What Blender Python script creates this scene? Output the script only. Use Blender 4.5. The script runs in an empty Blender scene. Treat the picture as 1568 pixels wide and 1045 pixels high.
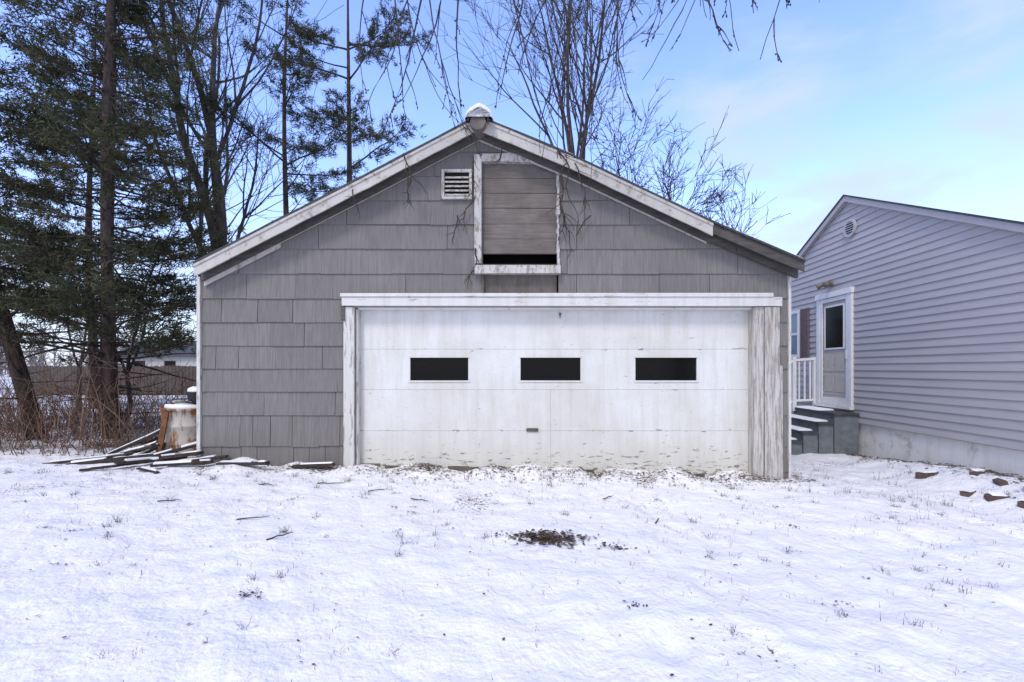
import bpy, math, random
import numpy as np
from mathutils import Vector, noise, Matrix
R = random.Random(11)
scene = bpy.context.scene

# ------------------------------------------------------------------ helpers
CAMZ = 1.33
GY = 6.0                       # garage front wall plane
def ex(u, D=6.0): return (u-784.0)*D/720.0      # image pixel column -> metres across at the given depth
def ez(v, D=6.0): return CAMZ-(v-565.0)*D/720.0  # image pixel row -> height in metres at the given depth
def V(*a): return Vector(a)

class MB:
    def __init__(s): s.v=[]; s.f=[]; s.m=[]; s.a=[]
    def face(s, idx, mat=0, a=0.5): s.f.append(idx); s.m.append(mat); s.a.append(a)
    def box(s,x0,x1,y0,y1,z0,z1,mat=0,a=0.5,mtx=None,jit=0):
        b=len(s.v)
        for x,y,z in ((x0,y0,z0),(x1,y0,z0),(x1,y1,z0),(x0,y1,z0),(x0,y0,z1),(x1,y0,z1),(x1,y1,z1),(x0,y1,z1)):
            p=Vector((x+R.uniform(-jit,jit),y+R.uniform(-jit,jit),z+R.uniform(-jit,jit)))
            if mtx is not None: p=mtx@p
            s.v.append(tuple(p))
        for q in ((0,3,2,1),(4,5,6,7),(0,1,5,4),(1,2,6,5),(2,3,7,6),(3,0,4,7)):
            s.face([b+i for i in q],mat,a)
    def prism_xz(s,poly,yf,yb,mat=0,a=0.5):
        n=len(poly); b=len(s.v)
        g=yf if callable(yf) else (lambda x,z:yf)
        for x,z in poly: s.v.append((x,g(x,z),z))
        for x,z in poly: s.v.append((x,yb,z))
        s.face([b+i for i in range(n)],mat,a)
        s.face([b+n+i for i in range(n)][::-1],mat,a)
        for i in range(n):
            j=(i+1)%n
            s.face([b+i,b+n+i,b+n+j,b+j],mat,a)
    def tube(s,pts,rad,sides=4,mat=0,a=0.5):
        n=len(pts); b=len(s.v)
        for i,p in enumerate(pts):
            d=(pts[min(i+1,n-1)]-pts[max(i-1,0)])
            if d.length<1e-6: d=Vector((0,0,1))
            d.normalize()
            u=d.cross(Vector((0,0,1)) if abs(d.z)<0.9 else Vector((1,0,0))); u.normalize(); w=d.cross(u)
            for k in range(sides):
                t=2*math.pi*k/sides
                q=p+(u*math.cos(t)+w*math.sin(t))*rad[i]
                s.v.append((q.x,q.y,q.z))
        for i in range(n-1):
            for k in range(sides):
                k2=(k+1)%sides
                s.face([b+i*sides+k,b+i*sides+k2,b+(i+1)*sides+k2,b+(i+1)*sides+k],mat,a)
        s.face([b+(n-1)*sides+k for k in range(sides)],mat,a)
        s.face([b+k for k in range(sides)][::-1],mat,a)
    def make(s,name,mats,parent=None,smooth=False,bevel=0,seg=2):
        me=bpy.data.meshes.new(name); me.from_pydata(s.v,[],s.f)
        for m in mats: me.materials.append(m)
        me.polygons.foreach_set('material_index',s.m)
        at=me.attributes.new('var','FLOAT','FACE'); at.data.foreach_set('value',s.a)
        if smooth: me.polygons.foreach_set('use_smooth',[True]*len(s.f))
        me.update()
        o=bpy.data.objects.new(name,me); scene.collection.objects.link(o)
        if parent: o.parent=parent
        if bevel:
            md=o.modifiers.new('bevel','BEVEL'); md.width=bevel; md.segments=seg; md.limit_method='ANGLE'
        return o

def tri_mesh(name,V_,mat,parent=None,var=None):
    n=len(V_); me=bpy.data.meshes.new(name)
    me.vertices.add(n*3); me.vertices.foreach_set('co',V_.reshape(-1).astype(np.float32))
    me.loops.add(n*3); me.loops.foreach_set('vertex_index',np.arange(n*3,dtype=np.int32))
    me.polygons.add(n); me.polygons.foreach_set('loop_start',np.arange(0,n*3,3,dtype=np.int32))
    me.update(calc_edges=True)
    me.materials.append(mat)
    if var is not None:
        at=me.attributes.new('var','FLOAT','FACE'); at.data.foreach_set('value',var.astype(np.float32))
    o=bpy.data.objects.new(name,me); scene.collection.objects.link(o)
    if parent: o.parent=parent
    return o

def empty(name,loc=(0,0,0),rz=0):
    o=bpy.data.objects.new(name,None); scene.collection.objects.link(o)
    o.location=loc; o.rotation_euler=(0,0,rz); o.empty_display_size=0.3
    return o

# --- node helpers
def mk(name,rough=0.8,spec=0.3):
    m=bpy.data.materials.new(name); m.use_nodes=True; nt=m.node_tree; b=nt.nodes['Principled BSDF']
    b.inputs['Roughness'].default_value=rough; b.inputs['Specular IOR Level'].default_value=spec
    return m,nt,b
def setin(nt,sock,v):
    if hasattr(v,'is_linked'): nt.links.new(v,sock)
    elif isinstance(v,(tuple,list)) and len(v)==3 and sock.type=='RGBA': sock.default_value=(*v,1)
    else: sock.default_value=v
def coord(nt,scale=(1,1,1),kind='Object',loc=(0,0,0)):
    t=nt.nodes.new('ShaderNodeTexCoord'); mp=nt.nodes.new('ShaderNodeMapping')
    nt.links.new(t.outputs[kind],mp.inputs[0]); mp.inputs['Scale'].default_value=scale; mp.inputs['Location'].default_value=loc
    return mp.outputs[0]
def nz(nt,vec,scale,detail=4,rough=0.6,dist=0):
    n=nt.nodes.new('ShaderNodeTexNoise'); nt.links.new(vec,n.inputs['Vector'])
    n.inputs['Scale'].default_value=scale; n.inputs['Detail'].default_value=min(detail,5); n.inputs['Roughness'].default_value=rough
    n.inputs['Distortion'].default_value=dist
    return n.outputs['Fac']
def mr(nt,v,a,b,c=0.0,d=1.0,smooth=False):
    n=nt.nodes.new('ShaderNodeMapRange'); setin(nt,n.inputs[0],v)
    if smooth: n.interpolation_type='SMOOTHSTEP'
    for i,x in enumerate((a,b,c,d)): n.inputs[i+1].default_value=x
    return n.outputs[0]
def mx(nt,f,a,b,blend='MIX'):
    n=nt.nodes.new('ShaderNodeMix'); n.data_type='RGBA'; n.blend_type=blend
    setin(nt,n.inputs[0],f); setin(nt,n.inputs[6],a); setin(nt,n.inputs[7],b)
    return n.outputs[2]
def ma(nt,op,a,b=0.0,clamp=False):
    n=nt.nodes.new('ShaderNodeMath'); n.operation=op; n.use_clamp=clamp
    setin(nt,n.inputs[0],a); setin(nt,n.inputs[1],b); return n.outputs[0]
def attr(nt,name):
    n=nt.nodes.new('ShaderNodeAttribute'); n.attribute_name=name; return n.outputs['Fac']
def sep(nt,vec):
    n=nt.nodes.new('ShaderNodeSeparateXYZ'); nt.links.new(vec,n.inputs[0]); return n.outputs
def bump(nt,b,h,strength=0.3,dist=0.01):
    n=nt.nodes.new('ShaderNodeBump'); n.inputs['Strength'].default_value=strength; n.inputs['Distance'].default_value=dist
    nt.links.new(h,n.inputs['Height']); nt.links.new(n.outputs[0],b.inputs['Normal'])

def paint(name,col=(0.72,0.72,0.71),wood=(0.17,0.14,0.11),thr=0.62,scale=6,stretch=(1,1,1),zlow=None,rough=0.6,soft=0.03,dirt=0.25,seams=(),chips=None):
    m,nt,b=mk(name,rough)
    v=coord(nt,stretch); n1=nz(nt,v,scale,5,0.75,0.3)
    z=sep(nt,coord(nt))[2]
    if zlow:
        n1=ma(nt,'ADD',n1,mr(nt,z,zlow[0],zlow[1],zlow[2],0.0))
    for s in seams:
        n1=ma(nt,'ADD',n1,mr(nt,ma(nt,'ABSOLUTE',ma(nt,'SUBTRACT',z,s)),0.0,0.035,0.085,0.0))
    mask=mr(nt,n1,thr-soft,thr+soft)
    v2=coord(nt); big=nz(nt,v2,1.4,4,0.6); fine=nz(nt,v2,38,3,0.7)
    pc=mx(nt,mr(nt,big,0.35,0.7,0,dirt),col,tuple(c*k for c,k in zip(col,(.74,.71,.64))))
    pc=mx(nt,mr(nt,fine,0.52,0.75,0,0.4),pc,tuple(c*0.72 for c in col))
    st=nz(nt,coord(nt,(9,9,0.8)),1.0,4,0.65)
    pc=mx(nt,mr(nt,st,0.46,0.70,0,0.45),pc,tuple(c*k for c,k in zip(col,(.70,.66,.58))))
    if chips:
        ch=nz(nt,coord(nt,(1,1,2.2),loc=(4,2,7)),19,4,.7)
        pc=mx(nt,mr(nt,ch,chips,chips+.03,0,.75),pc,(.30,.27,.23))
    if zlow:
        pc=mx(nt,mr(nt,z,zlow[0],zlow[1]+.3,0.65,0.0),pc,tuple(c*k for c,k in zip(col,(.74,.71,.60))))
    wn=nz(nt,coord(nt,tuple(8*s for s in stretch)),5,4,0.7)
    wc=mx(nt,mr(nt,wn,0.3,0.7),tuple(c*0.55 for c in wood),tuple(c*1.7 for c in wood))
    setin(nt,b.inputs['Base Color'],mx(nt,mask,pc,wc))
    bump(nt,b,ma(nt,'SUBTRACT',0.0,mask),0.5,0.003)
    return m
def wood(name,c1,c2,stretch=(1,1,14),scale=5,varamt=0.3):
    m,nt,b=mk(name,0.85)
    n=nz(nt,coord(nt,stretch),scale,5,0.7,0.2); n2=nz(nt,coord(nt),3,3,0.6)
    c=mx(nt,mr(nt,n,0.3,0.7),c1,c2)
    c=mx(nt,mr(nt,n2,0.4,0.7,0,0.5),c,tuple(x*0.55 for x in c1))
    c=mx(nt,mr(nt,attr(nt,'var'),0,1,0,varamt),c,tuple(x*0.5 for x in c2))
    setin(nt,b.inputs['Base Color'],c); bump(nt,b,n,0.5,0.006)
    return m
def plain(name,c,rough=0.7,var=0.25,scale=8,spec=0.3,metal=0):
    m,nt,b=mk(name,rough,spec); n=nz(nt,coord(nt),scale,4,0.65)
    setin(nt,b.inputs['Base Color'],mx(nt,mr(nt,n,0.3,0.7,0,1),tuple(x*(1-var) for x in c),tuple(min(1,x*(1+var)) for x in c)))
    b.inputs['Metallic'].default_value=metal
    return m

def shingle_mat():
    m,nt,b=mk('gray_shingle',0.85,0.2)
    st=nz(nt,coord(nt,(62,62,1.0)),1.0,2,0.6)
    sp=nz(nt,coord(nt),42,3,0.8); big=nz(nt,coord(nt),0.9,4,0.65)
    c=mx(nt,attr(nt,'var'),(0.180,0.171,0.160),(0.222,0.211,0.198))
    c=mx(nt,mr(nt,st,0.40,0.66,0,0.5),c,(0.112,0.104,0.096))
    c=mx(nt,mr(nt,sp,0.62,0.74,0,0.5),c,(0.30,0.285,0.265))
    c=mx(nt,mr(nt,sp,0.36,0.26,0,0.5),c,(0.10,0.092,0.084))
    c=mx(nt,mr(nt,big,0.45,0.72,0,0.5),c,(0.145,0.136,0.125))
    low=mr(nt,sep(nt,coord(nt))[2],0.1,0.6,0.45,0)
    c=mx(nt,low,c,(0.155,0.143,0.127))
    setin(nt,b.inputs['Base Color'],c)
    bump(nt,b,st,0.5,0.007)
    return m
M_sh=shingle_mat()
M_white=paint('peeling_white_paint',thr=0.66,scale=5,stretch=(1,1,2.5))
M_whiteH=paint('peeling_white_trim',col=(.64,.63,.605),thr=0.625,scale=3,stretch=(1,3,5),soft=0.04,wood=(.26,.22,.19))
M_post=paint('weathered_post_paint',col=(0.54,0.525,0.49),thr=0.525,scale=4,stretch=(9,9,0.7),wood=(0.25,0.215,0.18),soft=.07)
M_loftp=paint('loft_trim_paint',col=(0.52,0.505,0.475),thr=0.545,scale=6,stretch=(4,4,1.5),wood=(0.22,0.185,0.155),soft=.05)
M_jamb=paint('jamb_paint',col=(0.60,0.59,0.555),thr=0.585,scale=4,stretch=(6,6,0.8),wood=(.25,.21,.18),soft=.05)
M_rake=paint('rake_paint',col=(0.50,0.48,0.44),thr=0.59,scale=4,stretch=(2,2,2),wood=(0.24,0.21,0.18),soft=.05)
M_door=paint('door_paint',col=(0.68,0.68,0.655),thr=0.68,scale=9,stretch=(0.7,1,2.6),zlow=(-0.12,0.45,0.165),dirt=0.6,soft=0.02,seams=(ez(660,6.1),ez(597,6.1),ez(535,6.1)),chips=.66)
M_rot=wood('rotten_wood',(0.06,0.05,0.04),(0.22,0.18,0.14),(1,1,10),4)
M_hay=wood('weathered_boards',(0.125,0.108,0.095),(0.225,0.198,0.172),(1.2,1,16),3)
M_ply=wood('old_plywood',(0.12,0.10,0.085),(0.21,0.185,0.16),(6,1,1.5),3)
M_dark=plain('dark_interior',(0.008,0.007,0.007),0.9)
M_roof=plain('asphalt_roof',(0.06,0.06,0.062),0.9,0.4,30)
M_under=wood('dark_rake_board',(0.06,0.055,0.05),(0.14,0.125,0.115),(1,1,6),5)
M_rust=plain('rust',(0.17,0.075,0.035),0.9,0.5,12)
M_glass,nt,b=mk('dark_glass',0.12,0.12)
n=nz(nt,coord(nt,(1,1,0.35)),34,4,0.8); setin(nt,b.inputs['Base Color'],mx(nt,mr(nt,n,0.62,0.75,0,0.5),(0.006,0.006,0.006),(0.06,0.06,0.055)))

def snow_mat():
    m,nt,b=mk('snow',0.7,0.15)
    co=coord(nt); d=attr(nt,'dirt')
    nf=nz(nt,co,24,4,0.78); nm=nz(nt,co,5,3,0.65); sp=nz(nt,coord(nt,loc=(5,3,1)),40,3,0.8)
    sn=mx(nt,mr(nt,nm,0.35,0.7),(0.86,0.845,0.82),(0.79,0.775,0.76))
    sn=mx(nt,mr(nt,nf,0.68,0.79,0,0.45),sn,(0.50,0.46,0.40))
    sn=mx(nt,mr(nt,sp,0.69,0.76,0,0.6),sn,(0.28,0.24,0.19))
    dc=mx(nt,mr(nt,sp,0.35,0.65),(0.035,0.025,0.018),(0.17,0.12,0.085))
    f=mr(nt,ma(nt,'ADD',d,ma(nt,'MULTIPLY',ma(nt,'SUBTRACT',nf,0.5),1.6)),0.5,0.62)
    setin(nt,b.inputs['Base Color'],mx(nt,f,sn,dc))
    h=ma(nt,'ADD',ma(nt,'MULTIPLY',nm,1.3),ma(nt,'MULTIPLY',nf,0.4))
    bump(nt,b,h,0.9,0.04)
    return m
M_snow=snow_mat()
M_snowp,nt,b=mk('snow_cover',0.6,0.3)
n=nz(nt,coord(nt),9,4,0.6); setin(nt,b.inputs['Base Color'],mx(nt,n,(0.88,0.87,0.86),(0.78,0.775,0.77))); bump(nt,b,n,0.5,0.02)

# ------------------------------------------------------------------ ground
def sst(a,b,x):
    t=max(0,min(1,(x-a)/(b-a))); return t*t*(3-2*t)
def gh(x,y):
    z=-0.028*max(-5,min(5.0,x))
    near=1.0 if abs(x)<30 and abs(y)<30 else 0.0
    z+=0.045*noise.noise(Vector((x*0.45,y*0.45,0)))
    if near:
        z+=0.030*noise.noise(Vector((x*1.7,y*1.7,3)))+0.023*noise.noise(Vector((x*4.2,y*4.2,7)))+0.010*noise.noise(Vector((x*10,y*10,9)))
        if 5.4<y<6.3 and -4.2<x<3.9: z+=0.08*sst(5.45,5.95,y)*(0.6+noise.noise(Vector((x*2.2,0,5))))
        if x>4.6 and y<8.2: z+=0.24*sst(4.7,5.8,x)*sst(8.2,5.4,y)
    return z
PR=random.Random(5)
prints=[]
for path in (((2.7,2.2),(4.6,6.6)),((-1.2,2.0),(-2.6,5.5)),((0.9,2.3),(1.6,5.2)),((4.2,3.5),(5.3,8.0)),((-4.5,3.0),(-3.0,5.4))):
    (x0,y0),(x1,y1)=path; nn=int(math.hypot(x1-x0,y1-y0)/0.55)
    for i in range(nn):
        t=i/nn; s=0.11 if i%2 else -0.11
        prints.append((x0+(x1-x0)*t+s+PR.uniform(-.05,.05),y0+(y1-y0)*t+PR.uniform(-.05,.05)))
def ax(lo,hi,step,lim,g=1.18):
    a=list(np.arange(lo,hi,step)); s=step; x=hi
    while x<lim: a.append(x); s*=g; x+=s
    s=step; x=lo-step
    pre=[]
    while x>-lim: pre.append(x); s*=g; x-=s
    return np.array(pre[::-1]+a)
xs=ax(-6.5,7.0,0.036,700); ys=ax(0.9,8.6,0.036,700)
nx,ny=len(xs),len(ys)
co=np.zeros((ny,nx,3)); dirt=np.zeros((ny,nx))
def nn_(x,y,s,o=0): return noise.noise(Vector((x*s,y*s,o)))
for j,y in enumerate(ys):
    for i,x in enumerate(xs):
        z=gh(x,y); d=0.0
        if -8<x<8 and 0<y<10:
            for (px,py) in prints:
                dx=(x-px)/0.07; dy=(y-py)/0.14; q=dx*dx+dy*dy
                if q<4: z-=0.022*math.exp(-q)-0.004*math.exp(-(math.sqrt(q)-1.5)**2*4)
            if 4.4<y<6.2 and -4.4<x<3.8:
                d=max(d,0.52*sst(4.9,6.0,y)+0.34*nn_(x,y,2.3,11)-0.03)
                if y>5.93: d=max(d,0.40)
            q=((x-0.28)/0.26)**2+((y-3.62)/0.10)**2
            d=max(d,0.80*math.exp(-q*0.9)+0.45*nn_(x,y,11,1)-0.08 if q<4 else 0)
            q=((x-0.75)/0.12)**2+((y-3.5)/0.04)**2
            if q<4: d=max(d,0.6*math.exp(-q))
            wl=5.97+0.05*(y-8.2)
            if x>wl-0.6: d=max(d,0.6*sst(0.55,0.05,wl-x)+0.25*nn_(x,y,3,2))
            d=max(d,0.18+0.5*nn_(x,y,1.3,21) if (y>4.2) else 0.08+0.4*nn_(x,y,2.0,21))
        if x<-4.1 and y>6.0:
            k=sst(6.0,7.2,y-0.25*(x+7))
            d=max(d,k*(0.50+0.45*nn_(x,y,0.9,4)))
        elif y>14: d=0.35+0.5*nn_(x,y,0.4,4)
        if max(abs(x),abs(y))>60: d=0.4
        if d>0.5: z-=0.012
        co[j,i]=(x,y,z); dirt[j,i]=min(1,max(0,d))
me=bpy.data.meshes.new('snow_ground')
idx=np.arange(nx*ny).reshape(ny,nx)
q=np.stack([idx[:-1,:-1],idx[:-1,1:],idx[1:,1:],idx[1:,:-1]],-1).reshape(-1,4)
me.vertices.add(nx*ny); me.vertices.foreach_set('co',co.reshape(-1))
me.loops.add(len(q)*4); me.loops.foreach_set('vertex_index',q.reshape(-1).astype(np.int32))
me.polygons.add(len(q)); me.polygons.foreach_set('loop_start',np.arange(0,len(q)*4,4,dtype=np.int32))
me.update(calc_edges=True)
me.polygons.foreach_set('use_smooth',[True]*len(q))
at=me.attributes.new('dirt','FLOAT','POINT'); at.data.foreach_set('value',dirt.reshape(-1))
me.materials.append(M_snow)
o=bpy.data.objects.new('snow_ground',me); scene.collection.objects.link(o)

# ------------------------------------------------------------------ garage
G=empty('shingle_garage',(0,0,0))
XL,XR=ex(310),ex(1205); ZB=-0.2
DOOR=(ex(545),ex(1152),ZB-1,ez(471))
HAY=(ex(739),ex(855),ez(450),ez(250))
GL=(ex(300,5.8),ez(404,5.8)); GP=(ex(733,5.8),ez(181,5.8)); GR=(ex(1230,5.8),ez(401,5.8))
def sub(rects,o):
    out=[]
    for (a,b,c,d) in rects:
        if b<=o[0] or a>=o[1] or d<=o[2] or c>=o[3]: out.append((a,b,c,d)); continue
        if a<o[0]: out.append((a,o[0],c,d))
        if b>o[1]: out.append((o[1],b,c,d))
        aa,bb=max(a,o[0]),min(b,o[1])
        if c<o[2]: out.append((aa,bb,c,o[2]))
        if d>o[3]: out.append((aa,bb,o[3],d))
    return out
def clip(poly,p,qv):
    def sd(a): return (qv[0]-p[0])*(a[1]-p[1])-(qv[1]-p[1])*(a[0]-p[0])
    out=[]
    for i in range(len(poly)):
        a=poly[i]; b=poly[(i+1)%len(poly)]; sa,sb=sd(a),sd(b)
        if sa<=0: out.append(a)
        if sa*sb<0:
            t=sa/(sa-sb); out.append((a[0]+(b[0]-a[0])*t,a[1]+(b[1]-a[1])*t))
    return out
OFF=0.09
def gclip(r,off=OFF):
    a,b,c,d=r; poly=[(a,c),(b,c),(b,d),(a,d)]
    poly=clip(poly,(GL[0],GL[1]-off),(GP[0],GP[1]-off))
    if len(poly)>2: poly=clip(poly,(GP[0],GP[1]-off),(GR[0],GR[1]-off))
    return poly if len(poly)>2 else None
w=MB()
for r in sub(sub([(XL+.01,XR-.01,ZB,4.7)],DOOR),HAY):
    p=gclip(r,OFF+.01)
    if p: w.prism_xz(p,6.0,6.1,0)
p=gclip((XL+.01,XR-.01,ZB,4.7),OFF+.01); w.prism_xz(p,12.9,13.0,0)
w.box(XL+.01,XL+.11,6.1,12.9,ZB,2.55); w.box(XR-.11,XR-.01,6.1,12.9,ZB,2.55)
w.make('sheathing',[M_rot],G)
w=MB(); w.box(HAY[0]-.1,HAY[1]+.1,6.35,6.4,HAY[2]-.1,HAY[3]+.1); w.make('loft_shade_sheet',[M_dark],G)  # near-black sheet behind the gap, painted shade of the loft interior
sh=MB()
rows=[160,197,234,271,308,345,382,420,458,494,530,565,600,636,683,722,760]
def front_y(z0,z1,t0=0.026,t1=0.007,tilt=0):
    return lambda x,z: 6.0-(t1+(t0-t1)*(z1-z)/(z1-z0))
for ri in range(len(rows)-1):
    z1,z0=ez(rows[ri]),ez(rows[ri+1])
    narrow = rows[ri]>=630
    x=XL-R.uniform(0,.3)
    while x<XR:
        wd=R.uniform(.13,.30) if narrow else R.choice([.31,.46,.46,.61,.61])*R.uniform(.93,1.05)
        a,b_=max(x,XL),min(x+wd-(.0015 if R.random()<.6 else .007),XR)
        x+=wd
        if b_-a<.02: continue
        dz=R.uniform(-.004,.004) if not narrow else R.uniform(-.012,.008)
        if R.random()<.06: dz-=0.015
        v=R.gauss(.5,.2)
        th=0.021+R.uniform(-.003,.005)
        for r in sub(sub([(a,b_,z0+dz,z1)],DOOR),HAY):
            if r[1]-r[0]<.004 or r[3]-r[2]<.004: continue
            p=gclip(r)
            if p: sh.prism_xz(p,front_y(z0+dz,z1,th),5.999,0,min(1,max(0,v)))
sh.make('front_shingles',[M_sh],G)
sh=MB()
for side,X in ((-1,XL),(1,XR)):
    z=ZB
    while z<2.5:
        y=6.0
        while y<13:
            wd=R.uniform(.35,.6); y2=min(y+wd-.004,13)
            x0,x1=(X-.02,X+.009) if side<0 else (X-.009,X+.02)
            sh.box(x0,x1,y,y2,z,z+.30,0,R.random()); y+=wd
        z+=.305
sh.make('side_shingles',[M_sh],G)
w=MB()
w.box(XL-.045,XL-.002,5.955,6.06,ZB,ez(425),jit=.003); w.box(XR+.002,XR+.03,5.96,6.06,ZB,ez(418),jit=.003)
w.make('corner_boards',[M_jamb],G)
# roof
LT=[(300,404),(420,343),(530,287),(620,240),(733,181)]
RT=[(733,181),(870,238),(980,290),(1090,342),(1230,401)]
prof=[(ex(a,5.8),ez(b_,5.8)) for a,b_ in LT+RT[1:]]
def strip(prof,zo0,zo1,y0,y1,mb,mat=0,jit=0):
    b=len(mb.v); n=len(prof)
    for (x,z) in prof:
        j0=R.uniform(-jit,jit); j1=R.uniform(-jit,jit)
        for y in (y0,y1):
            mb.v.append((x,y,z+zo0+j0)); mb.v.append((x,y,z+zo1+j1))
    for i in range(n-1):
        k=b+i*4; l=k+4
        mb.face([k,l,l+1,k+1],mat); mb.face([k+2,k+3,l+3,l+2],mat)
        mb.face([k+1,l+1,l+3,k+3],mat); mb.face([k,k+2,l+2,l],mat)
    mb.face([b,b+1,b+3,b+2],mat); k=b+(n-1)*4; mb.face([k,k+2,k+3,k+1],mat)
def dens(pr,n):
    out=[]
    for i in range(len(pr)-1):
        for t in range(n):
            f=t/n; out.append((pr[i][0]*(1-f)+pr[i+1][0]*f,pr[i][1]*(1-f)+pr[i+1][1]*f))
    out.append(pr[-1]); return out
w=MB(); strip(prof,-.055,-.008,5.79,13.2,w,0); w.make('roof_deck',[M_under],G)
w=MB(); strip(dens(prof,6),-.010,.014,5.745,13.22,w,0,.003); w.make('roof_shingles',[M_roof],G)
w=MB(); strip(dens([(x,z) for x,z in prof],5),.015,.04,5.80,13.2,w,0,.007); w.make('roof_snow',[M_snowp],G,True)
prL=[(ex(a,5.8),ez(b_,5.8)) for a,b_ in LT]; prR=[(ex(a,5.8),ez(b_,5.8)) for a,b_ in RT[:4]]; prR2=[(ex(a,5.8),ez(b_,5.8)) for a,b_ in RT[3:]]
w=MB()
strip(dens(prL,5),-.165,-.012,5.765,5.788,w,0,.004)
strip(dens(prR,5),-.165,-.012,5.765,5.788,w,0,.004)
w.make('rake_boards',[M_rake],G,bevel=.003)
w=MB(); strip(dens(prL,3),-.048,-.013,5.752,5.764,w,0,.003); strip(dens(prR,3),-.048,-.013,5.752,5.764,w,0,.003)
w.make('rake_moulding',[M_rake],G)
w=MB(); strip(dens(prR2,3),-.135,-.012,5.775,5.789,w,0,.006)
for (a,b_) in ((prL,.17),(prR,.17),(prR2,.16)):
    strip(a,-b_-.02,-.056,5.90,5.96,w,0)
w.make('rake_lookouts',[M_under],G)
w=MB()
strip([(x,z-.16) for x,z in prL[:2]],-.09,.03,5.955,5.972,w,0); strip([(x,z-.16) for x,z in prL[1:]],-.035,.03,5.955,5.972,w,0)
strip([(x,z-.16) for x,z in prR],-.05,.03,5.955,5.972,w,0)
w.make('frieze',[M_rake],G)
w=MB(); px_,pz_=GP
w.tube([V(px_,5.66,pz_-.115),V(px_,5.9,pz_-.115)],[.095,.095],14)
w.make('ridge_beam_end',[M_ply],G)
w=MB()
for k in range(9):
    a0=math.pi*k/9; a1=math.pi*(k+1)/9
    b=len(w.v)
    for a_ in (a0,a1):
        for rr in (.105,.13):
            for y in (5.68,13.25): w.v.append((px_+rr*math.cos(a_)*1.05,y,pz_-.095+rr*math.sin(a_)))
    w.face([b+2,b+6,b+7,b+3]); w.face([b,b+1,b+5,b+4]); w.face([b,b+4,b+6,b+2])
w.make('ridge_cap',[M_under],G)
w=MB(); NS=21; secs_=[(5.635,.30),(5.645,.7),(5.69,.95),(5.80,1.0),(6.0,.8),(6.3,.55),(7,.4),(9,.45),(11,.4),(13.2,.4)]
for (y,k) in secs_:
    for i in range(NS):
        a_=math.pi*i/(NS-1); rr=.17*(.75+.25*k)
        j=.012*noise.noise(V(i*.35,y*3,1))
        w.v.append((px_+.01+(rr+j)*math.cos(a_),y,pz_-.02+(.03+.12*k+j)*math.sin(a_)**.65-.05*abs(math.cos(a_))))
for s_ in range(len(secs_)-1):
    for i in range(NS-1): w.face([s_*NS+i,s_*NS+i+1,(s_+1)*NS+i+1,(s_+1)*NS+i])
w.face(list(range(NS)))
w.make('ridge_snow',[M_snowp],G,True)
# hay-loft panel
w=MB()
zs=[250,273,296,319,343,366,389]
for i in range(6):
    w.box(HAY[0],HAY[1],6.015+R.uniform(-.003,.003),6.045,ez(zs[i+1])+.006,ez(zs[i]),0,R.random(),jit=.002)
    w.box(HAY[0],HAY[1],6.02,6.04,ez(zs[i+1])-.001,ez(zs[i+1])+.005,1,1)
w.make('loft_boards',[M_hay,M_under],G,bevel=.003)
w=MB(); w.box(HAY[0],HAY[1]-.02,6.02,6.05,ez(450),ez(421)); w.box(HAY[0]+.18,HAY[0]+.185,6.017,6.03,ez(450),ez(421)); w.make('loft_lower_panel',[M_ply],G)
w=MB()
w.box(ex(727),ex(738),5.935,6.04,ez(405),ez(240),jit=.004)
w.prism_xz([(ex(733),ez(250)),(ex(852),ez(252)),(ex(825),ez(240)),(ex(800),ez(237)),(ex(733),ez(239))],5.94,6.02)
w.box(ex(728),ex(858),5.90,6.03,ez(421),ez(409),jit=.005)
z=ez(408)
while z<ez(264):
    h=R.uniform(.04,.12); w.box(ex(851)+R.uniform(0,.02),ex(857)-R.uniform(0,.015),5.955,6.04,z,min(z+h,ez(262)),jit=.003); z+=h+.002
w.make('loft_trim',[M_loftp],G,bevel=.003)
w=MB(); w.box(ex(738),ex(741),5.96,6.03,ez(450),ez(422)); w.box(HAY[0],HAY[1],6.03,6.05,ez(408),ez(404)); w.make('loft_sill_frame',[M_rot],G)
# louver vent
w=MB(); a,b_,c,d=ex(677),ex(723),ez(307),ez(262)
for r in ((a,b_,d-.035,d),(a,b_,c,c+.03),(a,a+.035,c+.031,d-.036),(b_-.035,b_,c+.031,d-.036)): w.box(r[0],r[1],5.945,5.985,r[2],r[3])
for k in range(5):
    z=c+.045+k*.055
    w.box(-.15,.15,-.002,.002,-.022,.022,mtx=Matrix.Translation(((a+b_)/2,5.962,z+.012))@Matrix.Rotation(math.radians(-40),4,'X'))
w.make('louver_vent',[M_loftp],G)
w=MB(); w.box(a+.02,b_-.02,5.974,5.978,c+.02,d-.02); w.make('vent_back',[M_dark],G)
# door
DY=6.10
w=MB(); secs=[(ZB,ez(660,DY)),(ez(660,DY),ez(597,DY)),(ez(597,DY),ez(535,DY)),(ez(535,DY),ez(468,DY))]
wins=[(628,717),(797,889),(973,1067)]
WZ=(ez(583,DY),ez(548,DY))
for i,(a,b_) in enumerate(secs):
    g_=.0012
    rs=[(DOOR[0]-.03,ex(843,DY),a+g_,b_-g_),(ex(843,DY)+.002,DOOR[1]+.03,a+g_,b_-g_)] if i in (0,1) else [(DOOR[0]-.03,DOOR[1]+.03,a+g_,b_-g_)]
    if i==2:
        for (u,v) in wins: rs=sub(rs,(ex(u,DY),ex(v,DY),WZ[0],WZ[1]))
    off=R.uniform(-.002,.002)
    for r in rs:
        w.box(r[0],r[1],DY+off,DY+.045,r[2],r[3])
w.make('overhead_door',[M_door],G)
w=MB(); w.box(DOOR[0]-.03,DOOR[1]+.03,DY+.05,DY+.06,ZB,2.2)
w.make('door_back',[M_rot],G)
w=MB()
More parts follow.
